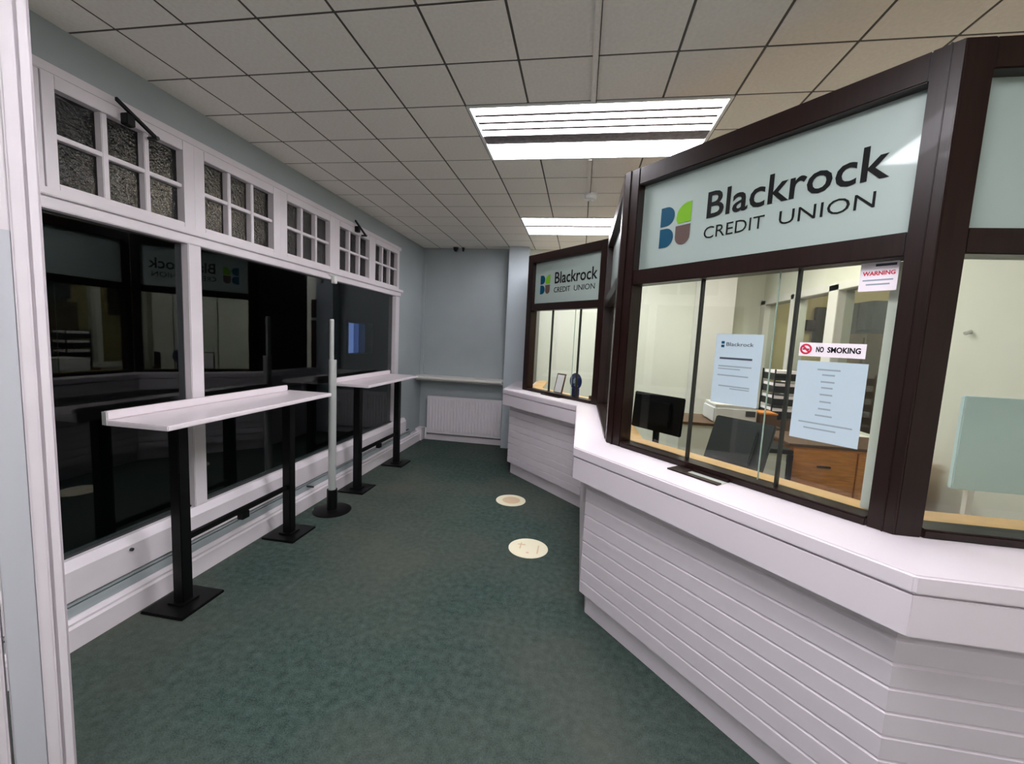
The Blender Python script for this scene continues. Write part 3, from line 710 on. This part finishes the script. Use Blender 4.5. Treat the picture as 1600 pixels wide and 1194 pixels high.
# ------------------------------------------------------------------ tall shelf tables
def table(label, y0, y1, ylegs, lip1):
    x0, x1 = -2.372, -1.985
    t = thing('bar_table', label, 'table', ((x0 + x1) / 2, (y0 + y1) / 2, 0), 'narrow stand-up tables along the windows')
    part('tabletop', t, M['laminate'], lambda b: b.box(x0, x1, y0, y1, 1.088, 1.115), bevel=0.004)
    part('back_lip', t, M['laminate'], lambda b: b.box(x0, x0 + 0.028, y0, lip1, 1.1155, 1.162), bevel=0.005)
    part('lip_end_cap', t, M['steel'], lambda b: b.box(x0 + .001, x0 + 0.027, y0 - 0.004, y0, 1.092, 1.160))
    for yl in ylegs:
        lg = part('leg', t, M['black'], lambda b: b.box(-2.221, -2.155, yl - 0.033, yl + 0.033, 0.017, 1.082), bevel=0.004)
        part('base_plate', lg, M['black'], lambda b: b.box(-2.325, -2.055, yl - 0.135, yl + 0.145, 0.0, 0.016), bevel=0.004)
        part('weld_collar', lg, M['black'], lambda b: b.box(-2.24, -2.136, yl - 0.052, yl + 0.052, 0.0165, 0.026))
        part('mounting_plate', lg, M['black'], lambda b: b.box(-2.29, -2.07, yl - 0.10, yl + 0.10, 1.082, 1.0878))
    br = part('crossbar', t, M['black'], lambda b: b.box(-2.205, -2.175, ylegs[0] + 0.033, ylegs[1] - 0.033, 0.372, 0.405), bevel=0.003)
    ym = (ylegs[0] + ylegs[1]) / 2
    part('bracket', br, M['black'], lambda b: b.box(-2.21, -2.17, ym - 0.03, ym + 0.03, 0.325, 0.372))
    return t
table('nearer long white stand-up table on two black legs', 1.735, 3.12, (1.97, 2.87), 3.07)
table('farther white stand-up table on two black legs, beyond the steel post', 3.73, 4.98, (3.90, 4.83), 4.95)

# steel post between the tables
pt = thing('post_stand', 'tall slim steel post on a black base between the two tables', 'post', (-2.13, 3.36, 0))
part('upper_tube', pt, M['steel'], lambda b: b.tube((-2.14, 3.36, 1.30), (-2.14, 3.36, 1.712), 0.019), smooth=True)
part('lower_tube', pt, M['steel'], lambda b: b.tube((-2.13, 3.36, 0.19), (-2.13, 3.36, 1.37), 0.033), smooth=True)
part('top_cap', pt, M['white'], lambda b: b.tube((-2.14, 3.36, 1.712), (-2.14, 3.36, 1.722), 0.017))
part('socket', pt, M['black'], lambda b: b.tube((-2.13, 3.36, 0.012), (-2.13, 3.36, 0.20), 0.045), smooth=True)
part('base', pt, M['black'], lambda b: b.lathe((-2.13, 3.36, 0), [(0.165, 0.0), (0.165, 0.008), (0.14, 0.014), (0.05, 0.02)]), smooth=True)

# floor discs
def floordisc(x, y, r, label):
    t = thing('floor_sticker', label, 'floor sticker', (x, y, 0), 'round stickers on the carpet')
    part('disc', t, M['sticker'], lambda b: b.lathe((x, y, 0), [(r, 0.0005), (r, 0.003), (r - .003, 0.004)], 40))
    return t
d1 = floordisc(-0.302, 3.125, 0.155, 'nearer round cream floor sticker on the green carpet')
part('worn_print', d1, M['stickerprint'], lambda b: (b.box(-0.37, -0.36, 3.10, 3.20, .0041, .0046), b.box(-0.39, -0.33, 3.16, 3.175, .0041, .0046), b.box(-0.23, -0.22, 3.05, 3.18, .0041, .0046), b.box(-0.31, -0.29, 3.04, 3.06, .0041, .0046)))
d2 = floordisc(-0.595, 4.05, 0.15, 'farther round cream floor sticker with a tan worn centre')
part('worn_print', d2, M['stickerprint'], lambda b: b.lathe((-0.59, 4.05, 0), [(0.09, 0.0041), (0.088, 0.0046)], 24))

# ------------------------------------------------------------------ radiator
rd = thing('radiator', 'white panel radiator under the alcove sill on the back wall', 'radiator', (-1.70, YB - 0.08, 0.11))
rx0, rx1 = -2.27, -1.10
part('panel', rd, M['radiator'], lambda b: b.box(rx0, rx1, YB - 0.115, YB - 0.095, 0.12, 0.70), bevel=0.005)
nfl = 23
for k in range(nfl):
    x = rx0 + 0.03 + (rx1 - rx0 - 0.06) * (k + 0.5) / nfl
    part('flute', rd, M['radiator'], lambda b: b.box(x - 0.012, x + 0.012, YB - 0.134, YB - 0.114, 0.165, 0.655), bevel=0.005, seg=1)
part('top_grille', rd, M['radiator'], lambda b: b.box(rx0 + .01, rx1 - .01, YB - 0.094, YB - 0.03, 0.675, 0.695), bevel=0.003)
part('valve', rd, M['white'], lambda b: b.tube((rx0 - 0.02, YB - 0.10, 0.05), (rx0 - 0.02, YB - 0.10, 0.2), 0.014), smooth=True)
part('bracket', rd, M['radiator'], lambda b: b.box(-1.95, -1.92, YB - 0.095, YB - .001, 0.3, 0.6))
part('bracket', rd, M['radiator'], lambda b: b.box(-1.45, -1.42, YB - 0.095, YB - .001, 0.3, 0.6))

# ------------------------------------------------------------------ small fixings
def opener(label, y, z):
    t = thing('window_opener', label, 'window opener', (-2.39, y, z), 'black casement stays on the transoms')
    part('arm', t, M['black'], lambda b: b.hexa([(-2.375, y - 0.035, z + 0.062), (-2.36, y - 0.035, z + 0.062), (-2.345, y + 0.155, z - 0.045), (-2.36, y + 0.155, z - 0.045), (-2.375, y - 0.035, z + 0.078), (-2.36, y - 0.035, z + 0.078), (-2.345, y + 0.155, z - 0.028), (-2.36, y + 0.155, z - 0.028)]))
    part('bracket', t, M['black'], lambda b: b.box(-2.40, -2.358, y + 0.005, y + 0.05, z - 0.03, z + 0.028), bevel=0.004)
    part('end_pin', t, M['greyplastic'], lambda b: b.tube((-2.40, y + 0.15, z - 0.035), (-2.34, y + 0.15, z - 0.035), 0.010))
opener('black casement stay on the nearest small-paned top window', 1.90, 2.655)
opener('black casement stay on the fourth small-paned top window', 4.16, 2.69)
cs = thing('contact_sensor', 'small white contact sensor hanging under the window head', 'sensor', (-2.39, 3.77, 2.10))
part('body', cs, M['white'], lambda b: b.box(-2.395, -2.36, 3.745, 3.795, 2.075, 2.14), bevel=0.004)
part('bracket', cs, M['steel'], lambda b: b.box(-2.395, -2.385, 3.71, 3.80, 2.14, 2.162))
for y, x, z, lb in ((1.843, -2.389, 0.37, 'small grey latch on the white apron left of the first table leg'), (3.383, -2.355, 0.19, 'small grey knob low on the apron by the steel post')):
    tag(MB().tube((x - 0.01 if z > .3 else x - 0.04, y, z), (x + 0.025, y, z), 0.009).build('latch_knob', M['greyplastic'], loc=(x, y, z), smooth=True), lb, 'knob')
sd = thing('smoke_detector', 'white smoke detector on the ceiling between the two light banks', 'smoke detector', (0.005, 3.90, HC))
part('base', sd, M['white'], lambda b: b.lathe((0.005, 3.90, HC), [(0.062, -0.001), (0.062, -0.018)], 28), smooth=True)
part('head', sd, M['white'], lambda b: b.lathe((0.005, 3.90, HC), [(0.055, -0.018), (0.048, -0.045), (0.022, -0.055)], 28), smooth=True)
part('sensing_cap', sd, M['offwhite'], lambda b: b.lathe((0.005, 3.90, HC), [(0.018, -0.055), (0.015, -0.062)], 20), smooth=True)
for a, b_, lb in ((-0.5, 2.443, 'white cable trunking on the ceiling in front of the near light bank'), (3.166, 3.835, 'white cable trunking from the near light bank to the smoke detector')):
    tk = thing('cable_trunking', lb, 'trunking', (-0.012, (a + b_) / 2, HC))
    part('channel', tk, M['tile'], lambda b: b.box(-0.030, -0.004, a, b_, HC - 0.012, HC - 0.0005), bevel=0.002)
    part('cover_edge', tk, M['tee'], lambda b: b.box(-0.003, 0.001, a, b_, HC - 0.011, HC - 0.0005))
for x, r, lb in ((-1.915, 0.034, 'larger black dome camera at the top of the back wall'), (-1.80, 0.018, 'tiny black sensor right of the dome camera')):
    dc = thing('dome_camera', lb, 'camera', (x, YB - 0.06, HC))
    part('mount', dc, M['plastic'], lambda b: b.lathe((x, YB - 0.06, HC), [(r * 1.15, -0.001), (r * 1.15, -0.012)], 24))
    part('dome', dc, M['black'], lambda b: b.lathe((x, YB - 0.06, HC), [(r, -0.012), (r * 0.95, -0.03), (r * 0.7, -0.05), (r * 0.3, -0.06)], 24), smooth=True)
